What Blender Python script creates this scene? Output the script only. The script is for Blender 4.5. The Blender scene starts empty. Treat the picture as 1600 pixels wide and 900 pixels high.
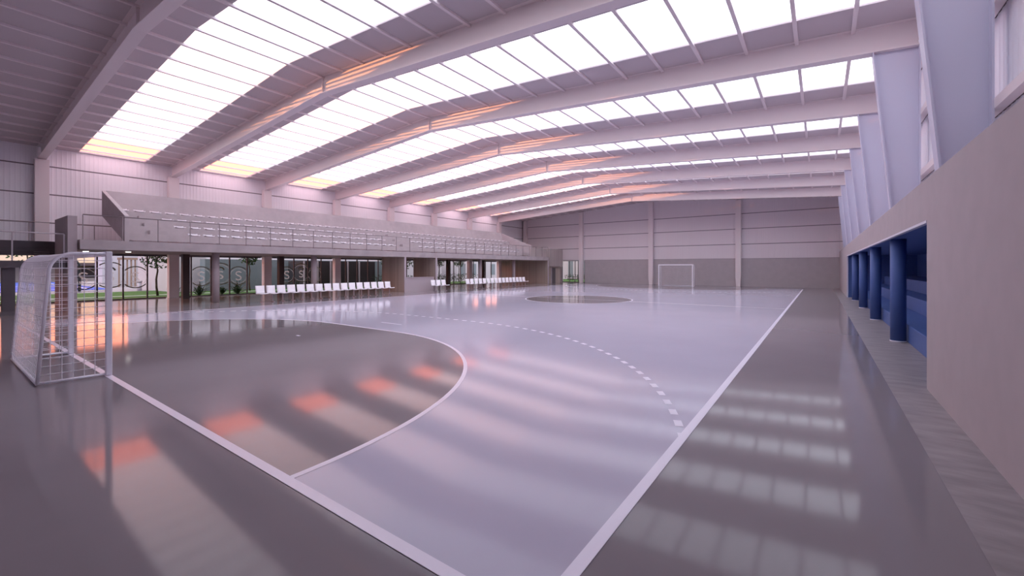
import bpy, bmesh, math, random
from mathutils import Vector, Matrix
R = random.Random(7)
PI = math.pi
sc = bpy.context.scene
COL = sc.collection

# ---------------------------------------------------------------- materials
def node_mat(name):
    m = bpy.data.materials.new(name); m.use_nodes = True
    nt = m.node_tree; nt.nodes.clear()
    out = nt.nodes.new('ShaderNodeOutputMaterial')
    return m, nt, out

def mat(name, col, rough=.6, spec=.4, var=0.0, scale=4.0, stretch=(1, 1, 1), bump=0.0, metal=0.0, col2=None):
    m, nt, out = node_mat(name)
    b = nt.nodes.new('ShaderNodeBsdfPrincipled')
    b.inputs['Roughness'].default_value = rough
    b.inputs['Specular IOR Level'].default_value = spec
    b.inputs['Metallic'].default_value = metal
    nt.links.new(b.outputs[0], out.inputs[0])
    c = (*col, 1)
    if var > 0 or bump > 0:
        tc = nt.nodes.new('ShaderNodeTexCoord'); mp = nt.nodes.new('ShaderNodeMapping')
        mp.inputs['Scale'].default_value = stretch
        nz = nt.nodes.new('ShaderNodeTexNoise'); nz.inputs['Scale'].default_value = scale
        nz.inputs['Detail'].default_value = 4
        nt.links.new(tc.outputs['Object'], mp.inputs[0]); nt.links.new(mp.outputs[0], nz.inputs['Vector'])
        if var > 0:
            mx = nt.nodes.new('ShaderNodeMix'); mx.data_type = 'RGBA'
            a = tuple(max(0, x * (1 - var)) for x in col); bb = col2 if col2 else tuple(min(1, x * (1 + var)) for x in col)
            mx.inputs[6].default_value = (*a, 1); mx.inputs[7].default_value = (*bb, 1)
            rp = nt.nodes.new('ShaderNodeMapRange')
            rp.inputs[1].default_value = .3; rp.inputs[2].default_value = .7
            nt.links.new(nz.outputs[0], rp.inputs[0])
            nt.links.new(rp.outputs[0], mx.inputs[0]); nt.links.new(mx.outputs[2], b.inputs['Base Color'])
        if bump > 0:
            bp = nt.nodes.new('ShaderNodeBump'); bp.inputs['Strength'].default_value = bump
            bp.inputs['Distance'].default_value = .02
            nt.links.new(nz.outputs[0], bp.inputs['Height']); nt.links.new(bp.outputs[0], b.inputs['Normal'])
    if not var > 0:
        b.inputs['Base Color'].default_value = c
    return m

def sheet_mat(name, tcol, dcol, clear):
    """roof light sheet: part clear, part diffusing"""
    m, nt, out = node_mat(name)
    t = nt.nodes.new('ShaderNodeBsdfTransparent'); t.inputs[0].default_value = (*tcol, 1)
    d = nt.nodes.new('ShaderNodeBsdfTranslucent'); d.inputs[0].default_value = (*dcol, 1)
    mx = nt.nodes.new('ShaderNodeMixShader'); mx.inputs[0].default_value = clear
    nt.links.new(d.outputs[0], mx.inputs[1]); nt.links.new(t.outputs[0], mx.inputs[2])
    nt.links.new(mx.outputs[0], out.inputs[0])
    return m

def glass_mat(name, tint, refl=.06):
    m, nt, out = node_mat(name)
    t = nt.nodes.new('ShaderNodeBsdfTransparent'); t.inputs[0].default_value = (*tint, 1)
    g = nt.nodes.new('ShaderNodeBsdfGlossy'); g.inputs['Roughness'].default_value = .02
    f = nt.nodes.new('ShaderNodeFresnel'); f.inputs[0].default_value = 1.3
    mx = nt.nodes.new('ShaderNodeMixShader')
    nt.links.new(f.outputs[0], mx.inputs[0])
    nt.links.new(t.outputs[0], mx.inputs[1]); nt.links.new(g.outputs[0], mx.inputs[2])
    nt.links.new(mx.outputs[0], out.inputs[0])
    return m

def emit_mat(name, col, s):
    m, nt, out = node_mat(name)
    e = nt.nodes.new('ShaderNodeEmission'); e.inputs[0].default_value = (*col, 1); e.inputs[1].default_value = s
    nt.links.new(e.outputs[0], out.inputs[0]); return m

def timber_mat(name, c1, c2, axis=0, pitch=.12):
    """vertical boards with dark joints"""
    m, nt, out = node_mat(name)
    b = nt.nodes.new('ShaderNodeBsdfPrincipled'); b.inputs['Roughness'].default_value = .55
    nt.links.new(b.outputs[0], out.inputs[0])
    tc = nt.nodes.new('ShaderNodeTexCoord'); sp = nt.nodes.new('ShaderNodeSeparateXYZ')
    nt.links.new(tc.outputs['Object'], sp.inputs[0])
    ad = nt.nodes.new('ShaderNodeMath'); ad.operation = 'ADD'
    nt.links.new(sp.outputs[0], ad.inputs[0]); nt.links.new(sp.outputs[1], ad.inputs[1])
    dv = nt.nodes.new('ShaderNodeMath'); dv.operation = 'DIVIDE'; dv.inputs[1].default_value = pitch
    nt.links.new(ad.outputs[0], dv.inputs[0])
    fl = nt.nodes.new('ShaderNodeMath'); fl.operation = 'FLOOR'; nt.links.new(dv.outputs[0], fl.inputs[0])
    fr = nt.nodes.new('ShaderNodeMath'); fr.operation = 'FRACT'; nt.links.new(dv.outputs[0], fr.inputs[0])
    wn = nt.nodes.new('ShaderNodeTexWhiteNoise'); wn.noise_dimensions = '1D'
    nt.links.new(fl.outputs[0], wn.inputs['W'])
    gt = nt.nodes.new('ShaderNodeMath'); gt.operation = 'GREATER_THAN'; gt.inputs[1].default_value = .09
    nt.links.new(fr.outputs[0], gt.inputs[0])
    mx = nt.nodes.new('ShaderNodeMix'); mx.data_type = 'RGBA'
    mx.inputs[6].default_value = (*c1, 1); mx.inputs[7].default_value = (*c2, 1)
    nt.links.new(wn.outputs[0], mx.inputs[0])
    m2 = nt.nodes.new('ShaderNodeMix'); m2.data_type = 'RGBA'
    m2.inputs[6].default_value = (*(x * .45 for x in c1), 1)
    nt.links.new(gt.outputs[0], m2.inputs[0]); nt.links.new(mx.outputs[2], m2.inputs[7])
    nt.links.new(m2.outputs[2], b.inputs['Base Color'])
    return m

M = {
 'dark_floor': mat('dark_court_floor', (.245, .212, .232), .075, .10, .04, .6),
 'court': mat('pale_court_floor', (.52, .485, .595), .09, .10, .03, .5),
 'line': mat('court_line_paint', (.80, .74, .86), .3, .5),
 'slate': mat('slate_plank_floor', (.27, .232, .245), .4, .3, .22, 2.2, (1, 2.6, 1), .15),
 'walk': mat('brown_walkway_floor', (.38, .33, .315), .10, .3, .06, 1.5),
 'rwall': mat('painted_low_wall', (.44, .385, .405), .75, .2, .03, 3),
 'blue': mat('blue_paint', (.07, .125, .34), .5, .3, .05, 2),
 'rim': mat('white_rim', (.7, .68, .78), .5),
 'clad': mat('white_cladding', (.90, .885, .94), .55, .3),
 'cladfar': mat('shaded_cladding', (.80, .735, .77), .6, .25),  # darker copy of the cladding, end wall shade put into its colour
 'joint': mat('cladding_joint', (.22, .19, .22), .7),
 'farbase': mat('far_wall_panel', (.46, .415, .435), .7, .2, .04, 2),
 'roof': mat('roof_sheet_grey', (.60, .535, .56), .7, .2),
 'steel': mat('white_painted_steel', (.82, .735, .75), .45, .35),
 'bluesteel': mat('pale_blue_steel', (.62, .61, .74), .45, .35),
 'opal': sheet_mat('opal_roof_light', (.94, .98, 1), (.88, .97, 1), .36),
 'clear': sheet_mat('glow_tinted_roof_light', (1, .70, .70), (1, .84, .72), .92),  # eaves panels: sunset glow partly put into the sheet's peach tint
 'conc': mat('gallery_concrete', (.49, .435, .455), .8, .15, .06, 2.5),
 'conc2': mat('slab_concrete', (.43, .38, .395), .8, .15, .10, 1.8),
 'darkconc': mat('dark_concrete', (.12, .105, .12), .8, .15, .06, 2),
 'grey': mat('pillar_grey', (.46, .395, .42), .7, .2, .04, 3),
 'brown': mat('dark_brown_steel', (.075, .055, .055), .5, .3),
 'rail': mat('rail_grey_steel', (.30, .255, .27), .45, .5, metal=.2),
 'raillight': mat('rail_pale_steel', (.46, .41, .46), .45, .5),
 'mull': mat('window_frame_brown', (.075, .055, .06), .5, .3),
 'seat': mat('white_seat_plastic', (.92, .89, .94), .4, .4),
 'standseat': mat('stand_seat_plastic', (.74, .69, .75), .4, .4),
 'seatdark': mat('seat_bracket_steel', (.42, .37, .40), .4, .5, metal=.4),
 'goal': mat('white_goal_tube', (.90, .87, .95), .4, .4),
 'net': mat('white_net_cord', (.90, .86, .92), .7, .2),
 'timber': timber_mat('brown_timber_boards', (.40, .325, .285), (.50, .41, .365)),
 'timberl': timber_mat('grey_timber_boards', (.42, .36, .35), (.50, .43, .42)),
 'counter': mat('counter_panel', (.50, .43, .47), .5, .3),
 'glass': glass_mat('clear_glazing', (.86, .88, .88)),
 'decal': mat('olive_ring_film', (.20, .19, .12), .6, .2),
 'frost': sheet_mat('frosted_film', (.75, .78, .80), (.50, .52, .54), .5),
 'grass': mat('lawn', (.045, .10, .025), .9, .1, .35, 6),
 'path': mat('pale_paving', (.28, .25, .26), .85, .1, .06, 2),
 'kerb': mat('pale_kerb', (.40, .45, .37), .8, .1),
 'bluecourt': mat('blue_outdoor_court', (.02, .06, .33), .7, .2, .06, 1),
 'cream': mat('cream_render', (.80, .58, .38), .8, .1),
 'white': mat('white_render', (.46, .43, .45), .8, .1),
 'greywall': mat('pale_grey_wall', (.19, .22, .24), .8, .1, .04, 1),
 'shade': mat('dark_doorway', (.05, .045, .05), .8, .1),
 'door': mat('grey_door_paint', (.13, .11, .12), .6, .2),
 'slat': mat('wood_slat', (.24, .16, .12), .7, .2),
 'bark': mat('tree_bark', (.10, .075, .055), .9, .1, .3, 8),
 'leaf': mat('tree_leaf', (.03, .065, .02), .6, .2, .5, 3),
 'leaf2': mat('shrub_leaf', (.035, .062, .025), .6, .2, .5, 5),
 'black': mat('black_metal', (.02, .02, .022), .4, .4),
 'lamp': emit_mat('lamp_glow', (1, .95, .9), 3.0),
}

# ---------------------------------------------------------------- mesh helpers
class MB:
    """collects shapes into one mesh with material slots"""
    def __init__(self): self.v = []; self.f = []; self.mi = []; self.mats = []; self.smooth = []
    def slot(self, m):
        if m not in self.mats: self.mats.append(m)
        return self.mats.index(m)
    def add(self, vs, fs, m='conc', sm=False):
        k = len(self.v); self.v += [tuple(p) for p in vs]; s = self.slot(m)
        for f in fs: self.f.append(tuple(k + i for i in f)); self.mi.append(s); self.smooth.append(sm)
        return self
    def box(self, x0, x1, y0, y1, z0, z1, m='conc'):
        vs = [(x, y, z) for z in (z0, z1) for y in (y0, y1) for x in (x0, x1)]
        return self.add(vs, [(0, 2, 3, 1), (4, 5, 7, 6), (0, 1, 5, 4), (2, 6, 7, 3), (0, 4, 6, 2), (1, 3, 7, 5)], m)
    def quad(self, a, b, c, d, m): return self.add([a, b, c, d], [(0, 1, 2, 3)], m)
    def prism_y(self, prof, y0, y1, m):
        """profile [(x,z)] extruded along y"""
        n = len(prof)
        vs = [(x, y0, z) for x, z in prof] + [(x, y1, z) for x, z in prof]
        fs = [tuple(range(n)), tuple(range(2 * n - 1, n - 1, -1))] + [(i, i + n, (i + 1) % n + n, (i + 1) % n) for i in range(n)]
        return self.add(vs, fs, m)
    def tube(self, pts, r, m, n=8, caps=True):
        pts = [Vector(p) for p in pts]; rs = r if isinstance(r, (list, tuple)) else [r] * len(pts)
        rings = []; up = None
        for i, p in enumerate(pts):
            t = (pts[min(i + 1, len(pts) - 1)] - pts[max(i - 1, 0)]).normalized()
            if up is None:
                up = Vector((0, 0, 1)) if abs(t.z) < .9 else Vector((1, 0, 0))
            a = t.cross(up)
            if a.length < 1e-5: a = t.cross(Vector((0, 1, 0)))
            a.normalize(); b = a.cross(t).normalized(); up = b
            rings.append([p + (a * math.cos(2 * PI * k / n) + b * math.sin(2 * PI * k / n)) * rs[i] for k in range(n)])
        vs = [q for rg in rings for q in rg]; fs = []
        for i in range(len(pts) - 1):
            for k in range(n):
                fs.append((i * n + k, i * n + (k + 1) % n, (i + 1) * n + (k + 1) % n, (i + 1) * n + k))
        self.add(vs, fs, m, n > 4)
        if caps:
            k0 = len(self.v) - len(vs)
            s = self.slot(m)
            self.f.append(tuple(k0 + k for k in reversed(range(n)))); self.mi.append(s); self.smooth.append(False)
            self.f.append(tuple(k0 + (len(pts) - 1) * n + k for k in range(n))); self.mi.append(s); self.smooth.append(False)
        return self
    def build(self, name, parent=None, loc=(0, 0, 0), bevel=0.0, fix=True):
        me = bpy.data.meshes.new(name)
        l = Vector(loc)
        me.from_pydata([Vector(p) - l for p in self.v], [], self.f)
        for m in self.mats: me.materials.append(M[m])
        me.polygons.foreach_set('material_index', self.mi)
        me.polygons.foreach_set('use_smooth', self.smooth)
        me.update()
        if fix:
            bm = bmesh.new(); bm.from_mesh(me); bmesh.ops.recalc_face_normals(bm, faces=bm.faces); bm.to_mesh(me); bm.free()
        o = bpy.data.objects.new(name, me); COL.objects.link(o); o.location = loc
        if parent: o.parent = parent; o.location = l - (parent.location if parent.parent is None else parent.matrix_world.translation)
        if bevel:
            md = o.modifiers.new('edge', 'BEVEL'); md.width = bevel; md.segments = 2; md.limit_method = 'ANGLE'
        return o

def empty(name, loc=(0, 0, 0), rz=0):
    o = bpy.data.objects.new(name, None); COL.objects.link(o); o.location = loc; o.rotation_euler = (0, 0, rz)
    o.empty_display_size = .2
    return o
def tag(o, label, cat, group=None):
    o['label'] = label; o['category'] = cat
    if group: o['group'] = group
    return o
def struct(o): o['kind'] = 'structure'; return o
def copy_tree(o, parent=None):
    c = o.copy(); COL.objects.link(c)
    if parent: c.parent = parent
    for ch in list(o.children): copy_tree(ch, c)
    return c
ORD = ['first', 'second', 'third', 'fourth', 'fifth', 'sixth', 'seventh', 'eighth', 'ninth', 'tenth', 'eleventh', 'twelfth',
       'thirteenth', 'fourteenth', 'fifteenth', 'sixteenth']

# ---------------------------------------------------------------- key dimensions
FY = [1.65 + 5.23 * k for k in range(8)]           # portal frames
FAR = 43.5; NEAR = -6.0
XL = -29.9; XR = 3.1; RIDGE = -13.63
SL = .0654
def web_top(x): return 8.784 - SL * abs(x - RIDGE)
def web_bot(x): return 8.16 - SL * abs(x - RIDGE)
def roof_z(x): return 8.79 - SL * abs(x - RIDGE)

# ---------------------------------------------------------------- floor with its markings
def arc_pts(cx, cy, r, a0, a1, n):
    return [(cx + r * math.cos(a0 + (a1 - a0) * i / n), cy + r * math.sin(a0 + (a1 - a0) * i / n)) for i in range(n + 1)]
def build_floor():
    b = MB()
    b.box(XL - .5, 6.5, NEAR - .5, FAR + .5, -.25, 0, 'dark_floor')
    def flat(pts, z, m): b.add([(x, y, z) for x, y in pts], [tuple(range(len(pts)))], m)
    def rect(x0, x1, y0, y1, z, m): flat([(x0, y0), (x1, y0), (x1, y1), (x0, y1)], z, m)
    rect(-20, 0, 0, 40, .0012, 'court')
    rect(XL, -22.75, NEAR, FAR, .0012, 'walk')
    rect(1.97, 2.42, NEAR, FAR, .0012, 'slate'); rect(2.42, 5.6, 6.9, 30.8, .0012, 'slate')
    def goal_area(r):
        return arc_pts(-8.5, 0, r, 0, PI / 2, 40) + arc_pts(-11.5, 0, r, PI / 2, PI, 40)
    flip = lambda pts: [(-20 - x, 40 - y) for x, y in pts]
    ga = goal_area(6.0)
    flat(ga, .0024, 'dark_floor'); flat(flip(ga), .0024, 'dark_floor')
    flat(arc_pts(-10, 20, 3, 0, 2 * PI, 80)[:-1], .0024, 'dark_floor')
    z = .0036
    def ribbon(outer, inner, closed=False):
        n = len(outer)
        for i in range(n - 1):
            b.add([(*outer[i], z), (*outer[i + 1], z), (*inner[i + 1], z), (*inner[i], z)], [(0, 1, 2, 3)], 'line')
    W = .09
    rect(-W, 0, 0, 40, z + .0006, 'line'); rect(-20, -20 + W, 0, 40, z + .0006, 'line')
    rect(-20, 0, 0, W, z + .0012, 'line'); rect(-20, 0, 40 - W, 40, z + .0012, 'line')
    for tr in (lambda p: p, flip):
        ribbon(tr(goal_area(6.0)), tr(goal_area(6.0 - .07)))
        # 9 m dashed line
        path = [p for p in arc_pts(-8.5, 0, 9.0, math.acos(8.5 / 9) , PI / 2, 400)] + [p for p in arc_pts(-11.5, 0, 9.0, PI / 2, PI - math.acos(8.5 / 9), 400)]
        ln = 0; on = []; last = path[0]
        L = [0]
        for p in path[1:]:
            L.append(L[-1] + math.dist(p, last)); last = p
        k = 0; s = -.07
        def at(d):
            d = max(0, min(L[-1], d))
            lo = 0; hi = len(L) - 1
            while hi - lo > 1:
                md = (lo + hi) // 2
                if L[md] <= d: lo = md
                else: hi = md
            t = (d - L[lo]) / max(1e-9, L[hi] - L[lo])
            p = [path[lo][i] * (1 - t) + path[hi][i] * t for i in (0, 1)]
            tx, ty = path[hi][0] - path[lo][0], path[hi][1] - path[lo][1]; q = math.hypot(tx, ty) or 1
            return p, (-ty / q, tx / q)
        while s < L[-1]:
            o_, i_ = [], []
            for j in range(5):
                p, nrm = at(s + .2 * j / 4)
                o_.append((p[0] + nrm[0] * .0, p[1] + nrm[1] * .0)); i_.append((p[0] + nrm[0] * .09, p[1] + nrm[1] * .09))
            ribbon(tr(o_), tr(i_)); s += .40
        q = tr([(-10.5, 7.0), (-9.5, 7.06)]); rect(min(q[0][0], q[1][0]), max(q[0][0], q[1][0]), min(q[0][1], q[1][1]), max(q[0][1], q[1][1]), z, 'line')
        q = tr([(-10.08, 4.0), (-9.92, 4.06)]); rect(min(q[0][0], q[1][0]), max(q[0][0], q[1][0]), min(q[0][1], q[1][1]), max(q[0][1], q[1][1]), z, 'line')
    rect(-20, 0, 20 - .03, 20 + .03, z, 'line')
    ribbon(arc_pts(-10, 20, 3.0, 0, 2 * PI, 80), arc_pts(-10, 20, 2.93, 0, 2 * PI, 80))
    struct(b.build('floor', fix=False))
build_floor()

# ---------------------------------------------------------------- walls
def ribbed(b, p0, p1, z0, z1top, nrm, m='clad', pitch=.17):
    """ribbed sheet between p0 and p1 (xy) from z0 to z1top(x), ribs standing out along nrm"""
    d = math.dist(p0, p1); n = int(d / pitch)
    ux, uy = (p1[0] - p0[0]) / d, (p1[1] - p0[1]) / d
    prof = []
    for k in range(n):
        s = k * d / n; w = d / n
        prof += [(s, 0), (s + w * .55, 0), (s + w * .65, .008), (s + w * .9, .008)]
    prof.append((d, 0))
    lo, hi = [], []
    for s, o in prof:
        x, y = p0[0] + ux * s + nrm[0] * o, p0[1] + uy * s + nrm[1] * o
        lo.append((x, y, z0)); hi.append((x, y, z1top(x)))
    N = len(lo)
    b.add(lo + hi, [(i, i + 1, N + i + 1, N + i) for i in range(N - 1)], m)

def bands(b, p0, p1, zs, topf, nrm, m='clad'):
    for i in range(len(zs)):
        if i + 1 < len(zs): ribbed(b, p0, p1, zs[i] + .03, lambda x, k=i: zs[k + 1] - .03, nrm, m)
        else: ribbed(b, p0, p1, zs[i] + .03, topf, nrm, m)

# far wall
b = MB()
wx0, wx1 = -24.2, -21.15
b.box(XL - .4, wx0, FAR, FAR + .3, 0, 2.6, 'farbase'); b.box(wx1, XR + .4, FAR, FAR + .3, 0, 2.6, 'farbase')
b.box(wx0, wx1, FAR, FAR + .3, 2.52, 2.6, 'farbase')
b.prism_y([(XL - .4, 2.6), (XR + .4, 2.6), (XR + .4, roof_z(XR)), (RIDGE, roof_z(RIDGE)), (XL - .4, roof_z(XL))], FAR + .04, FAR + .3, 'joint')
wf = struct(b.build('wall_far'))
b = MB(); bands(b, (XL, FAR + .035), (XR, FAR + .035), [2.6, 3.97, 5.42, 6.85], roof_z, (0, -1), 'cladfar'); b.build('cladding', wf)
# near wall, behind the camera
b = MB(); b.prism_y([(XL - .4, 0), (XR + .4, 0), (XR + .4, roof_z(XR)), (RIDGE, roof_z(RIDGE)), (XL - .4, roof_z(XL))], NEAR - .3, NEAR, 'clad')
struct(b.build('wall_near'))
# left wall: glazed below 2.5, cladding above
b = MB()
b.box(XL - .4, XL - .06, NEAR, FAR, 2.9, roof_z(XL) + .05, 'joint')
b.box(XL - .35, XL - .05, NEAR, FAR, 2.46, 2.9, 'darkconc')
wl = struct(b.build('wall_left'))
b = MB(); bands(b, (XL - .05, FAR), (XL - .05, NEAR), [2.9, 4.0, 5.41, 6.8], lambda x: roof_z(XL) + .02, (1, 0)); b.build('cladding', wl)
# right wall: low thick wall with the blue recess, cladding above
b = MB()
RW = 2.41; AX = 5.5; A0, A1, AH = 6.95, 30.75, 2.48; TOP = 3.12
b.box(RW, AX + .3, NEAR, A0, 0, TOP, 'rwall'); b.box(RW, AX + .3, A1, FAR, 0, TOP, 'rwall')
b.box(RW, AX + .3, A0, A1, AH + .02, TOP, 'rwall')
b.box(RW + .06, AX, A0, A1, AH, AH + .02, 'blue'); b.box(AX, AX + .3, A0, A1, 0, AH + .02, 'blue')
b.box(RW + .06, AX, A0, A0 + .02, 0, AH, 'blue'); b.box(RW + .06, AX, A1 - .02, A1, 0, AH, 'blue')
b.box(RW - .005, RW + .06, A0, A1, AH - .02, AH + .02, 'rim'); b.box(RW - .005, RW + .06, A1 - .06, A1, 0, AH, 'rim')
wr = struct(b.build('wall_right'))
b = MB()
b.box(XR + .12, XR + .4, NEAR, FAR, TOP, roof_z(XR) + .05, 'joint')
wrj = b.build('upper_wall', wr)
b = MB(); bands(b, (XR + .1, NEAR), (XR + .1, FAR), [TOP, 4.0, 5.45, 6.8], lambda x: roof_z(XR) + .02, (-1, 0)); b.build('cladding', wr)
b = MB()
for zg in (4.02, 5.45, 6.8): b.box(XR - .06, XR + .06, NEAR, FAR, zg - .07, zg + .07, 'steel')
b.build('girt', wr)

# ---------------------------------------------------------------- roof
SK = [(y + 1.3, y + 3.95) for y in FY[:-1]]            # the roof light strip of each bay
b = MB()
def roof_piece(y0, y1):
    for xa, xb in ((XL - .45, RIDGE), (RIDGE, XR + .45)):
        b.prism_y([(xa, roof_z(xa)), (xb, roof_z(xb)), (xb, roof_z(xb) + .08), (xa, roof_z(xa) + .08)], y0, y1, 'roof')
cuts = [NEAR - .35]
for s in SK: cuts += list(s)
cuts.append(FAR + .35)
for i in range(0, len(cuts), 2): roof_piece(cuts[i], cuts[i + 1])
for xa in ((XL - .45, XL + .1), (XR - .1, XR + .45)):   # eaves closing the strip ends
    for s in SK: b.prism_y([(xa[0], roof_z(xa[0])), (xa[1], roof_z(xa[1])), (xa[1], roof_z(xa[1]) + .08), (xa[0], roof_z(xa[0]) + .08)], *s, 'roof')
ceiling = struct(b.build('ceiling'))
STEP = 1.187
for k in range(-13, 14):
    x = RIDGE + k * STEP
    b = MB(); z = roof_z(x)
    b.box(x - .045, x + .045, NEAR, FAR, z - .065, z + .001, 'steel')
    b.build('purlin', ceiling)
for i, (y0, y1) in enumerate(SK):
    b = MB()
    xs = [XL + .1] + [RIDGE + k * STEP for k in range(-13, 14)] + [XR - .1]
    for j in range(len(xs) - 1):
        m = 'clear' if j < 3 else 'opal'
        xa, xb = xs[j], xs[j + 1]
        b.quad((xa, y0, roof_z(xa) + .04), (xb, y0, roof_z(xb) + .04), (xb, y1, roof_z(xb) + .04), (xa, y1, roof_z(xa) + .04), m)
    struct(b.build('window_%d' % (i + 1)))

# ---------------------------------------------------------------- portal frames
where = ['above the near goal', 'over the near goal area line', 'over the near dashed line', 'just before the centre circle', 'just beyond the centre circle',
         'over the far half of the court', 'over the far dashed line', 'closest to the far end wall']
for i, y in enumerate(FY):
    t = empty('roof_beam', (RIDGE, y, 8.16))
    tag(t, 'pale steel roof beam %s, %s counting from the near goal' % (where[i], ORD[i]), 'beam', 'roof beams')
    for nm, hw, fa, fb in (('web', .012, web_bot, web_top), ('bottom_flange', .15, lambda x: web_bot(x) - .03, web_bot), ('top_flange', .13, web_top, lambda x: web_top(x) + .004)):
        b = MB()
        for xa, xb in ((XL + .02, RIDGE), (RIDGE, XR - .08)):
            b.prism_y([(xa, fa(xa)), (xb, fa(xb)), (xb, fb(xb)), (xa, fb(xa))], y - hw, y + hw, 'steel')
        b.build(nm, t, t.location)
    b = MB()
    b.box(RIDGE - .012, RIDGE + .012, y - .085, y - .012, web_bot(RIDGE), web_top(RIDGE), 'steel')
    b.box(RIDGE - .012, RIDGE + .012, y + .012, y + .085, web_bot(RIDGE), web_top(RIDGE), 'steel')
    b.build('ridge_stiffener', t, t.location)
lw = ['beside the concrete blade wall', 'near the gallery stair end', 'behind the long seat row', 'at the end of the long seat row', 'above the reception counter',
      'beyond the reception counter', 'behind the far seat row', 'closest to the far wall']
for i, y in enumerate(FY):
    b = MB(); b.box(XL - .0, XL + .38, y - .24, y + .24, 0, web_bot(XL + .2) - .05, 'steel')
    o = b.build('wall_pillar', None, (XL + .2, y, 0))
    tag(o, 'pale square pillar on the glazed side under the %s roof beam, %s' % (ORD[i], lw[i]), 'pillar', 'pillars of the glazed side')
for i, y in enumerate(FY):
    if i == 0: continue
    t = empty('tapered_column', (2.7, y, TOP))
    tag(t, 'pale blue tapered steel column on the low right wall under the %s roof beam' % ORD[i], 'column', 'tapered columns along the low wall')
    zt = web_bot(2.3) - .03
    xi0, xi1, xo = 2.54, 2.20, 3.02
    b = MB(); b.prism_y([(xi0, TOP), (xo, TOP), (xo, zt), (xi1, zt)], y - .012, y + .012, 'bluesteel'); b.build('web', t, t.location)
    b = MB(); b.prism_y([(xi0 - .025, TOP), (xi0, TOP), (xi1, zt), (xi1 - .025, zt)], y - .14, y + .14, 'bluesteel'); b.build('inner_flange', t, t.location)
    b = MB(); b.box(xo, xo + .025, y - .14, y + .14, TOP, zt, 'bluesteel'); b.build('outer_flange', t, t.location)
for i, x in enumerate((-29.35, -21.5, -13.37, -5.15)):
    b = MB()
    vs = []
    for z, h in ((0, .17), (.9, .23), (roof_z(x) - .14, .23)):
        vs += [(x - h, 43.12, z), (x + h, 43.12, z), (x + h, FAR, z), (x - h, FAR, z)]
    fs = [(0, 3, 2, 1), (8, 9, 10, 11)]
    for q in (0, 4):
        fs += [(q + a, q + (a + 1) % 4, q + 4 + (a + 1) % 4, q + 4 + a) for a in range(4)]
    b.add(vs, fs, 'steel')
    o = b.build('end_wall_column', None, (x, 43.3, 0))
    tag(o, ['pale column in the corner behind the gallery', 'pale column on the end wall beside the garden window', 'pale column on the end wall just left of the far goal',
            'pale column on the end wall right of the far goal'][i], 'column', 'columns on the far wall')

# ---------------------------------------------------------------- blue recess: steps and round columns
b = MB()
b.box(2.83, AX, A0 + .03, A1 - .03, .002, .42, 'blue'); b.box(3.5, AX, A0 + .03, A1 - .03, .42, .85, 'blue'); b.box(4.1, AX, A0 + .03, A1 - .03, .85, 1.3, 'blue')
tag(b.build('tiered_bench', bevel=.012), 'blue three-tier bench steps inside the wall recess', 'bench')
for i in range(2, 6):
    y = FY[i]; b = MB()
    t = empty('round_column', (2.66, y, 0))
    tag(t, 'blue round column in the wall recess, %s from the near end' % ORD[i - 2], 'column', 'blue round columns')
    b.tube([(2.66, y, .03), (2.66, y, AH)], .15, 'blue', 32); b.build('shaft', t, t.location)
    b = MB(); b.tube([(2.66, y, .0), (2.66, y, .03)], .155, 'rim', 32); b.build('base_ring', t, t.location)

# ---------------------------------------------------------------- gallery
GX = -23.0; GZ0, GZ1 = 2.50, 2.92; G0, G1 = 1.95, 38.45
b = MB()
b.box(-29.48, GX, G0, G1, GZ0 + .03, GZ1, 'conc2'); b.box(-29.48, -26.05, NEAR + .05, G0, 2.62, GZ1, 'darkconc')
for k in range(4): b.box(-26.05 - .1, -26.0 - .03 * (k % 2), NEAR + .05, G0, 2.3 + .08 * k, 2.372 + .08 * k, 'darkconc')
tag(b.build('gallery_deck'), 'long concrete gallery deck raised over the glazed walkway', 'balcony')
# grandstand
ST0, ST1 = 3.72, 36.7
t = empty('grandstand', (-26.3, 20.2, GZ1))
tag(t, 'grey concrete grandstand of stepped rows on the gallery deck', 'grandstand')
b = MB()
xs = [-24.45, -25.3, -26.2, -27.1]
zs = [3.36, 3.78, 4.19, 4.62]
# each row is a hollow-backed slab on the slope
for k in range(4):
    x1 = xs[k + 1] - .02 if k < 3 else -28.35
    under = lambda x: GZ1 + .03 + .357 * (-24.2 - x)
    b.prism_y([(xs[k], zs[k]), (x1, zs[k]), (x1, under(x1)), (xs[k], under(xs[k]))], ST0, ST1, 'conc')
b.build('stepped_rows', t, t.location)
b = MB(); b.prism_y([(-28.35, zs[3]), (-27.95, zs[3]), (-28.2, 5.68), (-28.35, 5.68)], ST0, ST1, 'conc'); b.build('back_wall', t, t.location)
for y0, y1 in ((ST0 - .16, ST0 - .002), (ST1 + .002, ST1 + .16)):
    b = MB(); b.prism_y([(-28.35, 4.4), (-24.2, GZ1 + .004), (-24.2, 4.12), (-28.35, 5.68)], y0, y1, 'conc'); b.build('end_wall', t, t.location)
for k, (yy) in enumerate((5.0, 20.3, 36.0)):   # half steps of the aisles
    for q in range(3):
        b = MB(); b.box(xs[q + 1] + .002, xs[q + 1] + .32, yy - .35, yy + .35, zs[q] + .001, (zs[q] + zs[q + 1]) / 2, 'conc')
        b.build('aisle_step', t, t.location)

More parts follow.
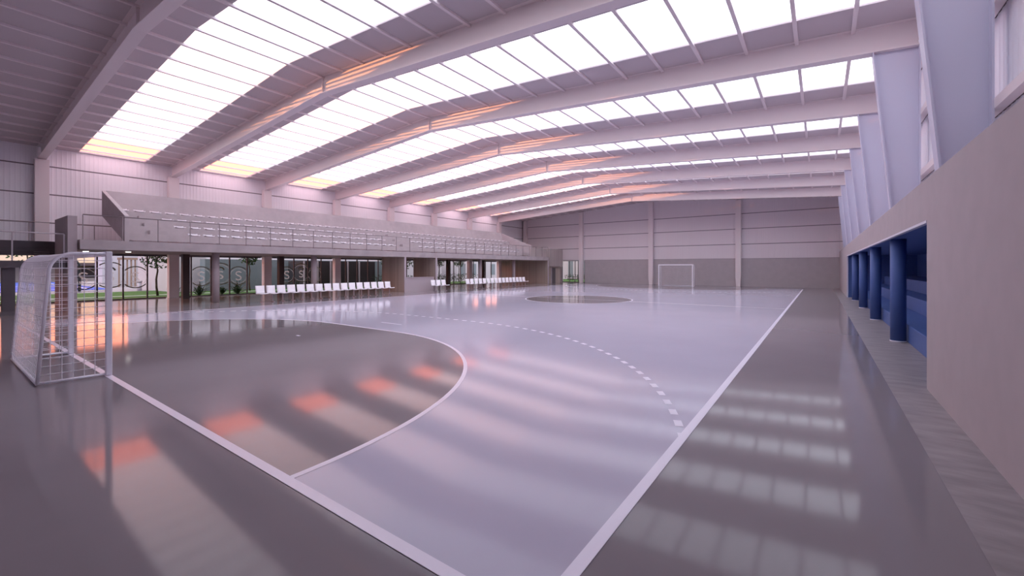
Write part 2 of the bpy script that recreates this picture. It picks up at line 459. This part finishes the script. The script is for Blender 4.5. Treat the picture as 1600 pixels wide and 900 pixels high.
# front railing
t = empty('gallery_railing', (-23.06, 20, GZ1))
tag(t, 'thin grey steel railing along the front edge of the gallery', 'railing')
b = MB(); b.tube([(-23.06, 2.04, 3.94), (-23.06, 38.4, 3.94)], .022, 'rail', 8); b.build('top_rail', t, t.location)
y = 2.04
while y < 38.5:
    b = MB(); b.box(-23.085, -23.035, y - .014, y + .014, GZ1, 3.93, 'rail'); b.build('post', t, t.location); y += 1.2117
t = empty('rear_railing', (-29.3, 1, GZ1))
tag(t, 'thin pale railing along the back of the gallery beside the white cladding', 'railing')
b = MB(); b.tube([(-29.3, NEAR + .1, 3.97), (-29.3, 4.2, 3.97)], .02, 'rail', 8); b.build('top_rail', t, t.location)
for y in (-3.2, -1, 1.2, 3.45):
    b = MB(); b.box(-29.32, -29.28, y - .015, y + .015, GZ1, 3.96, 'rail'); b.build('post', t, t.location)
# slatted parapet and timber booth at the far end
b = MB(); b.box(-23.28, -23.2, 35.2, 38.35, GZ1, 3.75, 'timberl')
tag(b.build('slatted_parapet'), 'grey timber slatted panel behind the gallery railing at its far end', 'panel')
t = empty('timber_booth', (-24, 40, 0))
tag(t, 'dark timber booth with a recessed door between the gallery end and the far wall', 'booth')
b = MB(); b.box(-26.0, -22.95, 38.62, 41.5, 1.88, 3.83, 'timberl'); b.build('upper_box', t, t.location)
b = MB(); b.box(-26.0, -23.3, 38.62, 41.5, 0.003, 1.88, 'timber'); b.build('lower_wall', t, t.location)
b = MB(); b.box(-23.3, -23.25, 39.5, 40.35, .003, 1.72, 'door'); d = b.build('door', t, t.location)
b = MB(); b.box(-23.3, -23.2, 39.38, 39.48, .003, 1.84, 'counter'); b.build('door_jamb', t, t.location)

# seats of the grandstand: one white shell each
def shell():
    b = MB()
    W = .205
    prof = [(.20, .035), (.16, .06), (.02, .045), (-.12, .055), (-.18, .085), (-.20, .135)]
    vs = []
    for x, z in prof:
        for s in (-1, -.6, 0, .6, 1): vs.append((x, s * W, z + .02 * abs(s) ** 3))
    k = len(vs)
    vs += [(x, y, z - .022) for x, y, z in vs]
    fs = []
    for i in range(len(prof) - 1):
        for j in range(4):
            a = i * 5 + j; fs.append((a, a + 1, a + 6, a + 5)); fs.append((k + a, k + a + 5, k + a + 6, k + a + 1))
    P_ = len(prof)
    for i in range(P_ - 1):
        for j in (0, 4): a = i * 5 + j; fs.append((a, a + 5, k + a + 5, k + a) if j == 0 else (a, k + a, k + a + 5, a + 5))
    for j in range(4):
        fs.append((j, k + j, k + j + 1, j + 1)); a = (P_ - 1) * 5 + j; fs.append((a, a + 1, k + a + 1, k + a))
    b.add(vs, fs, 'standseat', True)
    b.box(-.17, .08, -.17, .17, 0, .032, 'mull')
    return b
proto = None
segs = {0: [(6.35, 19.0), (21.7, 34.9)], 1: [(6.0, 18.9), (21.6, 35.0)], 2: [(5.75, 18.8), (21.5, 35.1)], 3: [(4.15, 36.3)]}
SN = 0
for r, sg in segs.items():
    for si, (y0, y1) in enumerate(sg):
        n = int((y1 - y0) / .655) + 1
        for i in range(n):
            loc = (xs[r] - .28, y0 + i * .655, zs[r] + .006)
            if proto is None: proto = shell().build('stand_seat', None, (0, 0, 0)); o = proto
            else: o = proto.copy(); COL.objects.link(o)
            o.location = loc
            lab = 'small white seat shell in the %s grandstand row' % ['lowest', 'second lowest', 'third lowest', 'topmost'][r]
            if r < 3: lab += [', before the middle aisle', ', beyond the middle aisle'][si]
            tag(o, lab, 'seat', 'grandstand seats, row %s block %s' % (ORD[r], ORD[si]))

# ---------------------------------------------------------------- stair landing at the near end
b = MB()
b.box(-24.9, -23.3, -3.6, 1.6, 1.79, 2.05, 'darkconc')
for k in range(5): b.box(-24.9, -23.3, -2.2 - .28 * (k + 1), -2.2 - .28 * k, 2.05 + .145 * k, 2.05 + .145 * (k + 1), 'darkconc')
tag(b.build('stair_landing'), 'dark concrete stair landing with steps up to the gallery behind the near goal', 'stairs')
b = MB()
for z, h in ((0, .27), (.12, .22), (1.79, .22)): pass
vs = []
for z, h in ((0, .22), (.15, .165), (1.786, .165)):
    vs += [(-23.6 - h, .12 - h, z), (-23.6 + h, .12 - h, z), (-23.6 + h, .12 + h, z), (-23.6 - h, .12 + h, z)]
fs = [(0, 3, 2, 1), (8, 9, 10, 11)]
for q in (0, 4): fs += [(q + a, q + (a + 1) % 4, q + 4 + (a + 1) % 4, q + 4 + a) for a in range(4)]
b.add(vs, fs, 'darkconc')
tag(b.build('landing_pillar', None, (-23.6, .12, 0)), 'dark square concrete pillar with a flared foot holding the stair landing', 'pillar')
t = empty('landing_railing', (-23.36, 0, 2.05))
tag(t, 'thin pale railing on the stair landing left of the concrete blade wall', 'railing')
b = MB(); b.tube([(-23.36, -2.0, 3.13), (-23.36, 1.55, 3.13)], .022, 'raillight', 8); b.build('top_rail', t, t.location)
for y in (-1.95, .2, 1.55):
    b = MB(); b.box(-23.385, -23.335, y - .02, y + .02, 2.052, 3.12, 'raillight'); b.build('post', t, t.location)
b = MB(); b.box(-26.0, -23.2, 1.63, 1.9, 0, 3.87, 'grey')
tag(b.build('blade_wall', None, (-24.6, 1.76, 0)), 'tall grey concrete blade wall standing at the near end of the gallery', 'wall')

# ---------------------------------------------------------------- under the gallery
rp = ['beside the first glazed bay with rings', 'behind the long seat row', 'behind the far seat row near its start', 'at the far end of the far seat row']
for i, y in enumerate((7.05, 12.28, 28.0, 33.25)):
    b = MB(); b.tube([(-24.0, y, .004), (-24.0, y, GZ0 + .026)], .165, 'grey', 28)
    o = b.build('round_pillar', None, (-24.0, y, 0))
    tag(o, 'grey round pillar under the gallery edge, %s' % rp[i], 'pillar', 'round pillars under the gallery')
for i, y in enumerate((6.95, 12.2, 27.95, 33.15)):
    b = MB(); b.box(-28.1, -27.8, y - .16, y + .16, .004, GZ0 + .026, 'brown')
    o = b.build('dark_pillar', None, (-27.95, y, 0))
    tag(o, 'dark brown square pillar under the gallery, %s' % ['right of the first wide pale pillar', 'behind the third white seat of the long row', 'right of the three white seats', 'touching a round pillar behind the far seat row'][i], 'pillar', 'dark pillars under the gallery')
for i, (y0, y1) in enumerate(((18.46, 18.6), (21.52, 21.66))):
    t = empty('timber_partition', (-24.3, y0, 0))
    tag(t, ['brown timber board partition at the end of the long seat row', 'brown timber board partition on the far side of the reception counter'][i], 'partition')
    b = MB(); b.box(-25.55, -23.05, y0, y1, .004, GZ0 + .026, 'timber'); b.build('board_panel', t, t.location)
    b = MB(); b.box(-23.05, -22.98, y0 - .005, y1 + .005, .004, GZ0 + .026, 'counter'); b.build('edge_trim', t, t.location)
t = empty('timber_partition', (-26, 38.3, 0))
tag(t, 'wide brown timber board wall closing the walkway under the far end of the gallery', 'partition')
b = MB(); b.box(-29.4, -23.05, 38.3, 38.44, .004, GZ0 + .026, 'timber'); b.build('board_panel', t, t.location)
b = MB(); b.box(-23.05, -22.98, 38.295, 38.445, .004, GZ0 + .026, 'counter'); b.build('edge_trim', t, t.location)
t = empty('reception_counter', (-23.3, 20, 0))
tag(t, 'plain grey mauve reception counter between two timber partitions', 'counter')
b = MB(); b.box(-23.25, -23.1, 18.62, 21.45, .003, 1.02, 'counter'); b.build('front_panel', t, t.location)
b = MB(); b.box(-23.75, -23.06, 18.62, 21.47, 1.02, 1.06, 'counter'); b.build('countertop', t, t.location)
for i, (x, y) in enumerate(((-25.2, 3.9), (-26.0, 2.6))):
    b = MB(); b.tube([(x, y, GZ0), (x, y, GZ0 + .03)], .10, 'lamp', 20)
    o = b.build('ceiling_light', None, (x, y, GZ0))
    tag(o, ['small round light under the gallery right of the goal crossbar corner', 'small round light under the gallery above the goal'][i], 'light')

# glazing of the left side: one window per bay, frame and ring films as parts
S_SHAPE = [(.16, .20), (.05, .27), (-.10, .25), (-.16, .14), (-.08, .03), (.08, -.03), (.16, -.14), (.10, -.25), (-.05, -.27), (-.16, -.20)]
def ring(b, y, z, r, w, y0, y1, x, m, n=72):
    for k in range(n):
        a0, a1 = 2 * PI * k / n, 2 * PI * (k + 1) / n
        q = [(y + rr * math.cos(a), z + rr * math.sin(a)) for rr, a in ((r, a0), (r, a1), (r - w, a1), (r - w, a0))]
        if min(p[0] for p in q) < y0 or max(p[0] for p in q) > y1: continue
        b.add([(x, *p) for p in q], [(0, 1, 2, 3)], m)
def stroke(b, pts, y, z, sy, s, w, x, m):
    P2 = [(y + p[0] * s * sy, z + p[1] * s) for p in pts]
    for i in range(len(P2) - 1):
        (ya, za), (yb, zb) = P2[i], P2[i + 1]
        d = math.hypot(yb - ya, zb - za); nx, nz = -(zb - za) / d * w, (yb - ya) / d * w
        b.add([(x, ya + nx, za + nz), (x, yb + nx, zb + nz), (x, yb - nx, zb - nz), (x, ya - nx, za - nz)], [(0, 1, 2, 3)], m)
GXW = XL - .12
bays = [NEAR] + FY[:]
for i in range(len(bays)):
    y0 = bays[i] + (.26 if i else .0); y1 = (bays[i + 1] - .26) if i + 1 < len(bays) else FAR - .1
    b = MB(); b.quad((GXW, y0, .06), (GXW, y1, .06), (GXW, y1, 2.42), (GXW, y0, 2.42), 'glass')
    w = struct(b.build('window_%d' % (8 + i), None, (0, 0, 0)))
    b = MB()
    b.box(GXW - .04, GXW + .04, y0, y1, .001, .06, 'mull'); b.box(GXW - .04, GXW + .04, y0, y1, 2.42, 2.459, 'mull')
    ms = [bays[i] + .98 + 1.045 * k for k in range(4)]
    for y in ms:
        if y0 < y < y1: b.box(GXW - .04, GXW + .04, y - .03, y + .03, .06, 2.42, 'mull')
    b.build('frame', w)
    if i in (1, 2, 3):
        b = MB()
        for k, (zc, r, mm) in enumerate(((1.24, .62, 0), (1.38, .71, 1), (1.24, .62, 0))):
            ya, yb = ms[k], ms[k + 1]; yc = (ya + yb) / 2
            ring(b, yc, zc, r, .055, ya + .03, yb - .03, GXW + .012, 'decal')
            ring(b, yc, zc, r - .12, .02, ya + .03, yb - .03, GXW + .012, 'frost')
            stroke(b, S_SHAPE, yc, zc - (.08 if mm else 0), 1, .85 if mm else 1.0, .035, GXW + .012, 'frost')
            if mm:
                stroke(b, [(-.2, -.02), (-.13, .10), (0, .15), (.13, .10), (.2, -.02)], yc, zc + .27, 1, 1, .04, GXW + .012, 'decal')
        b.build('ring_film', w, fix=False)
# garden window of the far wall
b = MB(); b.quad((wx0, FAR + .1, .05), (wx1, FAR + .1, .05), (wx1, FAR + .1, 2.5), (wx0, FAR + .1, 2.5), 'glass')
w = struct(b.build('window_17'))
b = MB()
for x in (wx0 + .03, -23.2, -22.45, -22.05, wx1 - .03): b.box(x - .03, x + .03, FAR + .06, FAR + .14, .0, 2.52, 'mull')
b.box(wx0, wx1, FAR + .06, FAR + .14, 0, .06, 'mull'); b.build('frame', w)

# ---------------------------------------------------------------- court-side seats
def make_seat():
    t = empty('bench_seat', (0, 0, 0))
    b = MB()   # seat pan facing +x
    prof = [(.44, .435), (.40, .455), (.2, .43), (.06, .425), (.0, .45)]
    vs = []
    for x, z in prof:
        for s in (-1, -.5, 0, .5, 1): vs.append((x, s * .215, z + .012 * s * s))
    k = len(vs); vs += [(x, y, z - .025) for x, y, z in vs]; fs = []; n = len(prof)
    for i in range(n - 1):
        for j in range(4):
            a = i * 5 + j; fs += [(a, a + 1, a + 6, a + 5), (k + a, k + a + 5, k + a + 6, k + a + 1)]
        for j in (0, 4): a = i * 5 + j; fs.append((a, a + 5, k + a + 5, k + a))
    for j in range(4): fs += [(j, j + 1, k + j + 1, k + j), ((n - 1) * 5 + j, (n - 1) * 5 + j + 1, k + (n - 1) * 5 + j + 1, k + (n - 1) * 5 + j)]
    b.add(vs, fs, 'seat', True); b.build('seat', t)
    b = MB()
    vs = []; prof = [(.03, .44), (.0, .50), (-.03, .62), (-.06, .84)]
    for x, z in prof:
        for s in (-1, -.5, 0, .5, 1): vs.append((x + .02 * s * s, s * .215, z))
    k = len(vs); vs += [(x - .025, y, z) for x, y, z in vs]; fs = []; n = len(prof)
    for i in range(n - 1):
        for j in range(4):
            a = i * 5 + j; fs += [(a, a + 1, a + 6, a + 5), (k + a, k + a + 5, k + a + 6, k + a + 1)]
        for j in (0, 4): a = i * 5 + j; fs.append((a, a + 5, k + a + 5, k + a))
    for j in range(4): fs += [(j, j + 1, k + j + 1, k + j), ((n - 1) * 5 + j, (n - 1) * 5 + j + 1, k + (n - 1) * 5 + j + 1, k + (n - 1) * 5 + j)]
    b.add(vs, fs, 'seat', True); b.build('backrest', t)
    b = MB()
    b.box(.06, .36, -.03, .03, .385, .41, 'seatdark'); b.box(.13, .19, -.025, .025, .02, .39, 'seatdark')
    b.box(.04, .36, -.03, .03, .0, .025, 'seatdark')
    b.build('leg', t)
    return t
seat = make_seat(); first = True
def put_seat(y, lab, grp):
    global first
    o = seat if first else copy_tree(seat); first = False
    o.location = (-22.36, y, .0018); tag(o, lab, 'seat', grp)
for i in range(16): put_seat(8.48 + .5355 * i, 'white seat, %s of sixteen in the long row ending at the reception counter' % ORD[i], 'long row of white seats')
for i in range(3): put_seat(20.66 + .54 * i, 'white seat in the row of three beside the reception counter, %s from the counter' % ORD[i], 'row of three white seats')
for i in range(16): put_seat(24.5 + .545 * i, 'white seat, %s of sixteen in the row beyond the three seats' % ORD[i], 'far row of white seats')

# ---------------------------------------------------------------- goals
def make_goal():
    t = empty('goal', (0, 0, 0))      # opening towards +y, posts at x = +-1.54
    hw = 1.54; H = 2.02
    for s in (-1, 1):
        b = MB(); b.box(s * hw - .04, s * hw + .04, -.04, .04, .004, H + .04, 'goal'); b.build('post', t, bevel=.012)
    b = MB(); b.box(-hw + .04, hw - .04, -.04, .04, H - .04, H + .04, 'goal'); b.build('crossbar', t, bevel=.012)
    def side(z_off=0):
        pts = [(-.04, H)]
        pts += [(-.35, H)]
        for k in range(1, 9):
            a = PI / 2 + (PI / 2 - .12) * k / 8
            pts.append((-.40 + .28 * math.cos(a), H - .30 + .30 * math.sin(a)))
        pts.append((-.80, .03))
        return pts
    sp = side()
    for s in (-1, 1):
        b = MB(); b.tube([(s * hw, y, z) for y, z in sp], .024, 'goal', 10); b.build('net_support', t)
        b = MB(); b.tube([(s * hw, -.04, .03), (s * hw, -.82, .03)], .022, 'goal', 8); b.build('base_bar', t)
    b = MB(); b.tube([(-hw, -.80, .03), (hw, -.80, .03)], .024, 'goal', 8); b.build('base_bar', t)
    # net: back sheet following the support profile, and the two sides
    b = MB(); r = .005; c = .125
    prof = [(y - .015, z) for y, z in sp]
    L = [0]
    for a, q in zip(prof, prof[1:]): L.append(L[-1] + math.dist(a, q))
    def at(d):
        for i in range(len(L) - 1):
            if d <= L[i + 1] + 1e-9:
                u = (d - L[i]) / (L[i + 1] - L[i]); return [prof[i][k] * (1 - u) + prof[i + 1][k] * u for k in (0, 1)]
        return prof[-1]
    nx = 24
    for i in range(nx + 1):
        x = -hw + 2 * hw * i / nx
        b.tube([(x, y, z) for y, z in prof], r, 'net', 4, False)
    nl = int(L[-1] / c)
    for j in range(1, nl):
        y, z = at(L[-1] * j / nl)
        pts = []
        for i in range(9):
            x = -hw + 2 * hw * i / 8
            sag = .02 * math.sin(PI * i / 8)
            pts.append((x, y - sag * .4, z - sag * .5))
        b.tube(pts, r, 'net', 4, False)
    def yback(z):
        best = -.04
        for a, q in zip(sp, sp[1:]):
            if min(a[1], q[1]) <= z <= max(a[1], q[1]) and abs(a[1] - q[1]) > 1e-6:
                u = (z - a[1]) / (q[1] - a[1]); best = a[0] * (1 - u) + q[0] * u
        return best
    for s in (-1, 1):
        z = .03 + c
        while z < H - .03:
            b.tube([(s * hw, -.04, z), (s * hw, yback(z), z)], r, 'net', 4, False); z += c
        y = -.04 - c
        while y > -.79:
            zz = H
            for a, q in zip(sp, sp[1:]):
                if min(a[0], q[0]) <= y <= max(a[0], q[0]): zz = a[1] + (q[1] - a[1]) * (y - a[0]) / (q[0] - a[0])
            b.tube([(s * hw, y, .03), (s * hw, y, zz)], r, 'net', 4, False); y -= c
    b.build('net', t, fix=False)
    return t
g1 = make_goal(); g1.location = (-10, .05, .004)
tag(g1, 'white handball goal with a net standing on the near goal line', 'goal', 'goals')
g2 = copy_tree(g1); g2.location = (-10, 39.95, .004); g2.rotation_euler = (0, 0, PI)
tag(g2, 'white handball goal with a net standing against the far wall', 'goal', 'goals')

# ---------------------------------------------------------------- outside
b = MB(); b.box(-400, XL - .5, -300, 400, -.4, -.06, 'path'); b.box(XL - .5, 60, FAR + .5, 400, -.4, -.06, 'path')
struct(b.build('ground'))
b = MB(); b.box(-41.0, XL - .5, -40, 8.9, -.06, -.02, 'grass'); b.box(-36.9, XL - .5, 8.9, 56.5, -.06, -.02, 'grass'); b.box(XL - .5, -10, FAR + .5, 56.5, -.06, -.02, 'grass')
o = b.build('lawn'); o['kind'] = 'stuff'; tag(o, 'mown green grass strip along the glazed side outside', 'grass')
b = MB(); b.box(-34.1, -33.6, -40, 16.8, -.02, 0.0, 'kerb')
tag(b.build('garden_path'), 'thin pale strip of paving running through the grass outside', 'path')
b = MB(); b.box(-76, -47, -60, 7.6, -.058, -.03, 'bluecourt')
for x in (-49, -60, -71): b.box(x - .08, x + .08, -60, 6.6, -.03, -.025, 'line')
b.box(-71, -49, 6.44, 6.6, -.03, -.025, 'line')
tag(b.build('outdoor_court'), 'bright blue outdoor sports court with white lines beyond the grass', 'court')
# cream building with open ground floor
t = empty('cream_building', (-80, 2, 0)); tag(t, 'low cream building with a dark open front beyond the blue court', 'building')
b = MB(); b.box(-92, -78, -90, 14, 2.4, 5.2, 'cream'); b.build('fascia', t, t.location)
b = MB(); b.box(-92, -83, -90, 14, -.058, 2.4, 'white'); b.build('back_wall', t, t.location)
for y in (-20, -14, -8, -2, 4, 9.2, 13.6):
    b = MB(); b.box(-78.6, -78.2, y - .2, y + .2, -.058, 2.4, 'slat'); b.build('post', t, t.location)
for k, y in enumerate((-11, -5, 1, 7, 11.5)):
    b = MB(); b.box(-83, -82.9, y - 1.4, y + 1.4, .3, 2.0, 'shade'); b.build('window', t, t.location)
t = empty('white_building', (-54, 17, 0)); tag(t, 'plain white building with a grey door beyond the grass', 'building')
b = MB(); b.box(-64, -53, 12.2, 60, -.058, 7, 'white'); b.build('wall', t, t.location)
b = MB(); b.box(-58, -55, 8.4, 12.19, -.058, 3.1, 'white'); b.build('low_wing', t, t.location)
b = MB(); b.box(-53, -52.94, 12.6, 13.5, -.06, 2.1, 'door'); b.build('door', t, t.location)
t = empty('slatted_screen', (-52, 10, 0)); tag(t, 'open screen of upright wooden slats in front of the white building', 'screen')
b = MB(); b.box(-52.1, -51.8, 8.9, 12.3, 2.5, 2.7, 'slat'); b.build('top_beam', t, t.location)
for k in range(12):
    y = 9.0 + k * .29; b = MB(); b.box(-52.0, -51.88, y - .05, y + .05, -.06, 2.5, 'slat'); b.build('slat', t, t.location)
b = MB(); b.box(-38.0, -37, 10.9, 29.5, -.06, 2.43, 'greywall')
tag(b.build('garden_wall'), 'long pale blue grey garden wall outside the ringed windows', 'wall')
b = MB(); b.box(-46, -38.6, 9.0, 11.5, -.06, 2.75, 'white')
tag(b.build('side_hut'), 'pale hut standing left of the grey garden wall', 'hut')
t = empty('dark_pavilion', (-33.5, 19, 0)); tag(t, 'dark pavilion with pale upright posts behind the long seat row', 'pavilion')
b = MB(); b.box(-36.6, -34.2, 17.0, 24.2, -.02, 2.32, 'shade'); b.build('wall', t, t.location)
for y in (17.1, 18.3, 19.5, 20.3, 21.2, 22.4):
    b = MB(); b.box(-34.2, -34.08, y - .05, y + .05, -.02, 2.32, 'raillight'); b.build('post', t, t.location)
for k, (x0, x1, y0, y1, h) in enumerate(((-46, -42, 30.5, 41, 3.0), (-46, -41, 43.0, 62, 3.4))):
    t = empty('pale_outbuilding', (x0, y0, 0)); tag(t, ['pale outbuilding behind the trees past the reception counter', 'pale outbuilding behind the trees near the far corner'][k], 'building')
    b = MB(); b.box(x0, x1, y0, y1, -.06, h, 'white'); b.build('wall', t, t.location)
    for q in range(4):
        y = y0 + .8 + q * 2.3; b = MB(); b.box(x1, x1 + .04, y, y + 1.1, .6, 2.3, 'greywall'); b.build('window', t, t.location)
t = empty('rear_outbuilding', (-22, 58, 0)); tag(t, 'white panelled outbuilding seen through the far garden window', 'building')
b = MB(); b.box(-34, -14, 57, 60, -.058, 4, 'white'); b.build('wall', t, t.location)
for q in range(7):
    b = MB(); b.box(-33 + q * 2.4, -32.2 + q * 2.4, 56.95, 57, .2, 2.8, 'greywall'); b.build('window', t, t.location)
# unseen ridge added in the west to block the lowest sun
b = MB(); HX = -140
pr_ = [(HX - 30, -.06), (HX - 8, 13.6), (HX, 15.2), (HX + 9, 13.2), (HX + 32, -.06)]
ys = [-150, -132, -112, -60, -30, -12, 4]; hs = [0.02, .7, 1, 1, 1, .75, .02]
vs = [(x, y, -.06 + (z + .06) * h) for y, h in zip(ys, hs) for x, z in pr_]
fs = [(i * 5 + j, i * 5 + j + 1, i * 5 + j + 6, i * 5 + j + 5) for i in range(len(ys) - 1) for j in range(4)]
b.add(vs, fs, 'leaf'); struct(b.build('sun_block_ridge'))
# bent black pole of the outdoor court and a bollard
b = MB(); b.tube([(-43, 5.0, -.05), (-43, 5.0, 2.0), (-43, 4.8, 2.3), (-43, 3.2, 2.75)], .09, 'black', 8)
tag(b.build('bent_pole'), 'black bent pole at the edge of the blue court', 'pole')
b = MB(); b.tube([(-42.5, 8.3, -.058), (-42.5, 8.3, .6)], .14, 'raillight', 14); b.tube([(-42.5, 8.3, .6), (-42.5, 8.3, .74)], .17, 'grey', 14)
tag(b.build('bollard'), 'short grey bollard on the paving beyond the grass', 'bollard')

def leaf_cloud(b, c, rx, rz, n, size, m, up=0):
    for _ in range(n):
        while True:
            p = Vector((R.uniform(-1, 1), R.uniform(-1, 1), R.uniform(-1, 1)))
            if .25 < p.length < 1: break
        p = Vector((c[0] + p.x * rx, c[1] + p.y * rx, c[2] + p.z * rz))
        d = Vector((R.uniform(-1, 1), R.uniform(-1, 1), R.uniform(-.6, .6) + up)).normalized() * size * R.uniform(.6, 1.3)
        s = d.cross(Vector((R.uniform(-1, 1), R.uniform(-1, 1), R.uniform(-1, 1)))).normalized() * size * .35
        b.add([p, p + d * .5 + s, p + d, p + d * .5 - s], [(0, 1, 2, 3)], m)
def tree(x, y, h, cr, lab, n=420):
    t = empty('garden_tree', (x, y, -.008)); tag(t, lab, 'tree', 'garden trees')
    b = MB(); top = h - cr * .6
    pts = [(x + .05 * math.sin(k), y + .05 * math.cos(2 * k), -.008 + top * k / 5) for k in range(6)]
    b.tube(pts, [.07 - .008 * k for k in range(6)], 'bark', 8)
    for k in range(5):
        a = k * 1.3; b.tube([pts[4], (x + math.cos(a) * cr * .6, y + math.sin(a) * cr * .6, top + cr * .3 * (k % 3))], [.03, .012], 'bark', 5)
    b.build('trunk', t, t.location)
    b = MB(); leaf_cloud(b, (x, y, h - cr * .5), cr, cr * 1.15, n, .2, 'leaf'); b.build('crown', t, t.location, fix=False)
tree(-33.2, 7.0, 3.2, .95, 'leafy young tree outside between the slatted screen and the first wide pillar')
tree(-34.3, 12.9, 2.9, .6, 'slim young tree in front of the grey garden wall', 260)
tree(-33.6, 25.3, 3.0, .8, 'tree seen through the gap above the reception counter')
tree(-35.5, 29.2, 3.1, .9, 'tree outside just right of the dark pillar by the three seats')
tree(-35.0, 33.6, 3.1, .8, 'tree outside left of a round pillar behind the far seat row')
tree(-35.2, 37.2, 3.1, .8, 'tree outside right of a round pillar behind the far seat row')
tree(-45.5, -.2, 4.6, 1.6, 'broad tree over the blue court seen left of the near goal', 600)
tree(-44.5, 2.6, 4.2, 1.3, 'dense tree over the blue court seen above the near goal net', 500)
def shrub(x, y, h, lab, r=.45):
    t = empty('garden_shrub', (x, y, -.012)); tag(t, lab, 'shrub', 'garden shrubs')
    b = MB()
    for k in range(46):
        a = R.uniform(0, 2 * PI); e = R.uniform(.35, 1.45); L_ = h * R.uniform(.7, 1.15)
        d = Vector((math.cos(a) * math.cos(e), math.sin(a) * math.cos(e), math.sin(e)))
        s = Vector((-math.sin(a), math.cos(a), 0)) * .03
        p0 = Vector((x, y, -.012)); p1 = p0 + d * L_ * .6; p2 = p0 + d * L_ - Vector((0, 0, .14 * h))
        b.add([p0 - s * .5, p0 + s * .5, p1 + s, p1 - s], [(0, 1, 2, 3)], 'leaf2'); b.add([p1 - s, p1 + s, p2], [(0, 1, 2)], 'leaf2')
    b.build('blades', t, t.location, fix=False)
    b = MB(); leaf_cloud(b, (x, y, .3), r * .55, .2, 120, .1, 'leaf2', .4); b.build('base_leaves', t, t.location, fix=False)
shrub(-31.0, 7.3, .9, 'spiky shrub outside between the wide pale pillar and the dark pillar')
shrub(-30.9, 8.55, 1.0, 'spiky shrub below the first ringed pane left of the round pillar')
shrub(-31.2, 9.95, .6, 'spiky shrub peeping out right of the round pillar')
shrub(-30.9, 10.75, 1.05, 'spiky shrub below the ringed pane right of the round pillar')
shrub(-31.2, 14.9, .9, 'spiky shrub behind the fifth white seat of the long row')
for k, (y0, y1) in enumerate(((23.5, 37.5),)):
    b = MB(); leaf = b
    for q in range(28):
        leaf_cloud(b, (-33.0, y0 + (y1 - y0) * q / 27, .62), .45, .45, 60, .14, 'leaf2')
    o = b.build('garden_hedge', fix=False); tag(o, 'low green hedge outside behind the far row of white seats', 'hedge')
b = MB()
for q in range(16): leaf_cloud(b, (-25 + q * .4, 46.5, .52), .4, .43, 60, .14, 'leaf2')
o = b.build('garden_hedge', fix=False); tag(o, 'low green hedge outside the garden window of the far wall', 'hedge')

# ---------------------------------------------------------------- world, sun, camera
w = bpy.data.worlds.new('evening_sky'); sc.world = w; w.use_nodes = True
nt = w.node_tree; nt.nodes.clear()
out = nt.nodes.new('ShaderNodeOutputWorld'); bg = nt.nodes.new('ShaderNodeBackground'); nt.links.new(bg.outputs[0], out.inputs[0])
tc = nt.nodes.new('ShaderNodeTexCoord'); sp = nt.nodes.new('ShaderNodeSeparateXYZ'); nt.links.new(tc.outputs['Generated'], sp.inputs[0])
def mr(src, a, b_, c=0, d=1):
    n = nt.nodes.new('ShaderNodeMapRange'); n.interpolation_type = 'SMOOTHSTEP'
    for i, v in enumerate((a, b_, c, d)): n.inputs[i + 1].default_value = v
    nt.links.new(src, n.inputs[0]); return n.outputs[0]
low = mr(sp.outputs[2], .55, .32); west = mr(sp.outputs[0], -.2, -.6)
mul = nt.nodes.new('ShaderNodeMath'); mul.operation = 'MULTIPLY'; nt.links.new(low, mul.inputs[0]); nt.links.new(west, mul.inputs[1])
mx = nt.nodes.new('ShaderNodeMix'); mx.data_type = 'RGBA'
mx.inputs[6].default_value = (2.6, 2.58, 2.92, 1); mx.inputs[7].default_value = (4.3, 1.28, .78, 1)
nt.links.new(mul.outputs[0], mx.inputs[0]); nt.links.new(mx.outputs[2], bg.inputs[0]); bg.inputs[1].default_value = 1.0

az, el = math.radians(30), math.radians(2.8)
sd = bpy.data.lights.new('low_sun', 'SUN'); sd.energy = 22; sd.color = (1, .36, .12); sd.angle = math.radians(.6)
so = bpy.data.objects.new('low_sun', sd); COL.objects.link(so)
so.rotation_euler = Vector((math.cos(az) * math.cos(el), math.sin(az) * math.cos(el), -math.sin(el))).to_track_quat('-Z', 'Y').to_euler()
so.location = (-60, -30, 20)

cd = bpy.data.cameras.new('camera'); cd.lens = 15.0; cd.sensor_width = 36; cd.sensor_fit = 'HORIZONTAL'
cd.shift_y = -(450 - 417.45) / 1600; cd.clip_start = .05; cd.clip_end = 2000
co = bpy.data.objects.new('camera', cd); COL.objects.link(co)
co.location = (1.138, -1.767, 1.803); co.rotation_euler = (PI / 2, 0, math.radians(35.89))
sc.camera = co
vs = sc.view_settings
vs.view_transform = 'Standard'; vs.look = 'None'; vs.exposure = 0.08; vs.gamma = 1; vs.use_curve_mapping = False
sc.cycles.max_bounces = 12; sc.cycles.diffuse_bounces = 6; sc.cycles.transparent_max_bounces = 16
sc.cycles.sample_clamp_indirect = 6
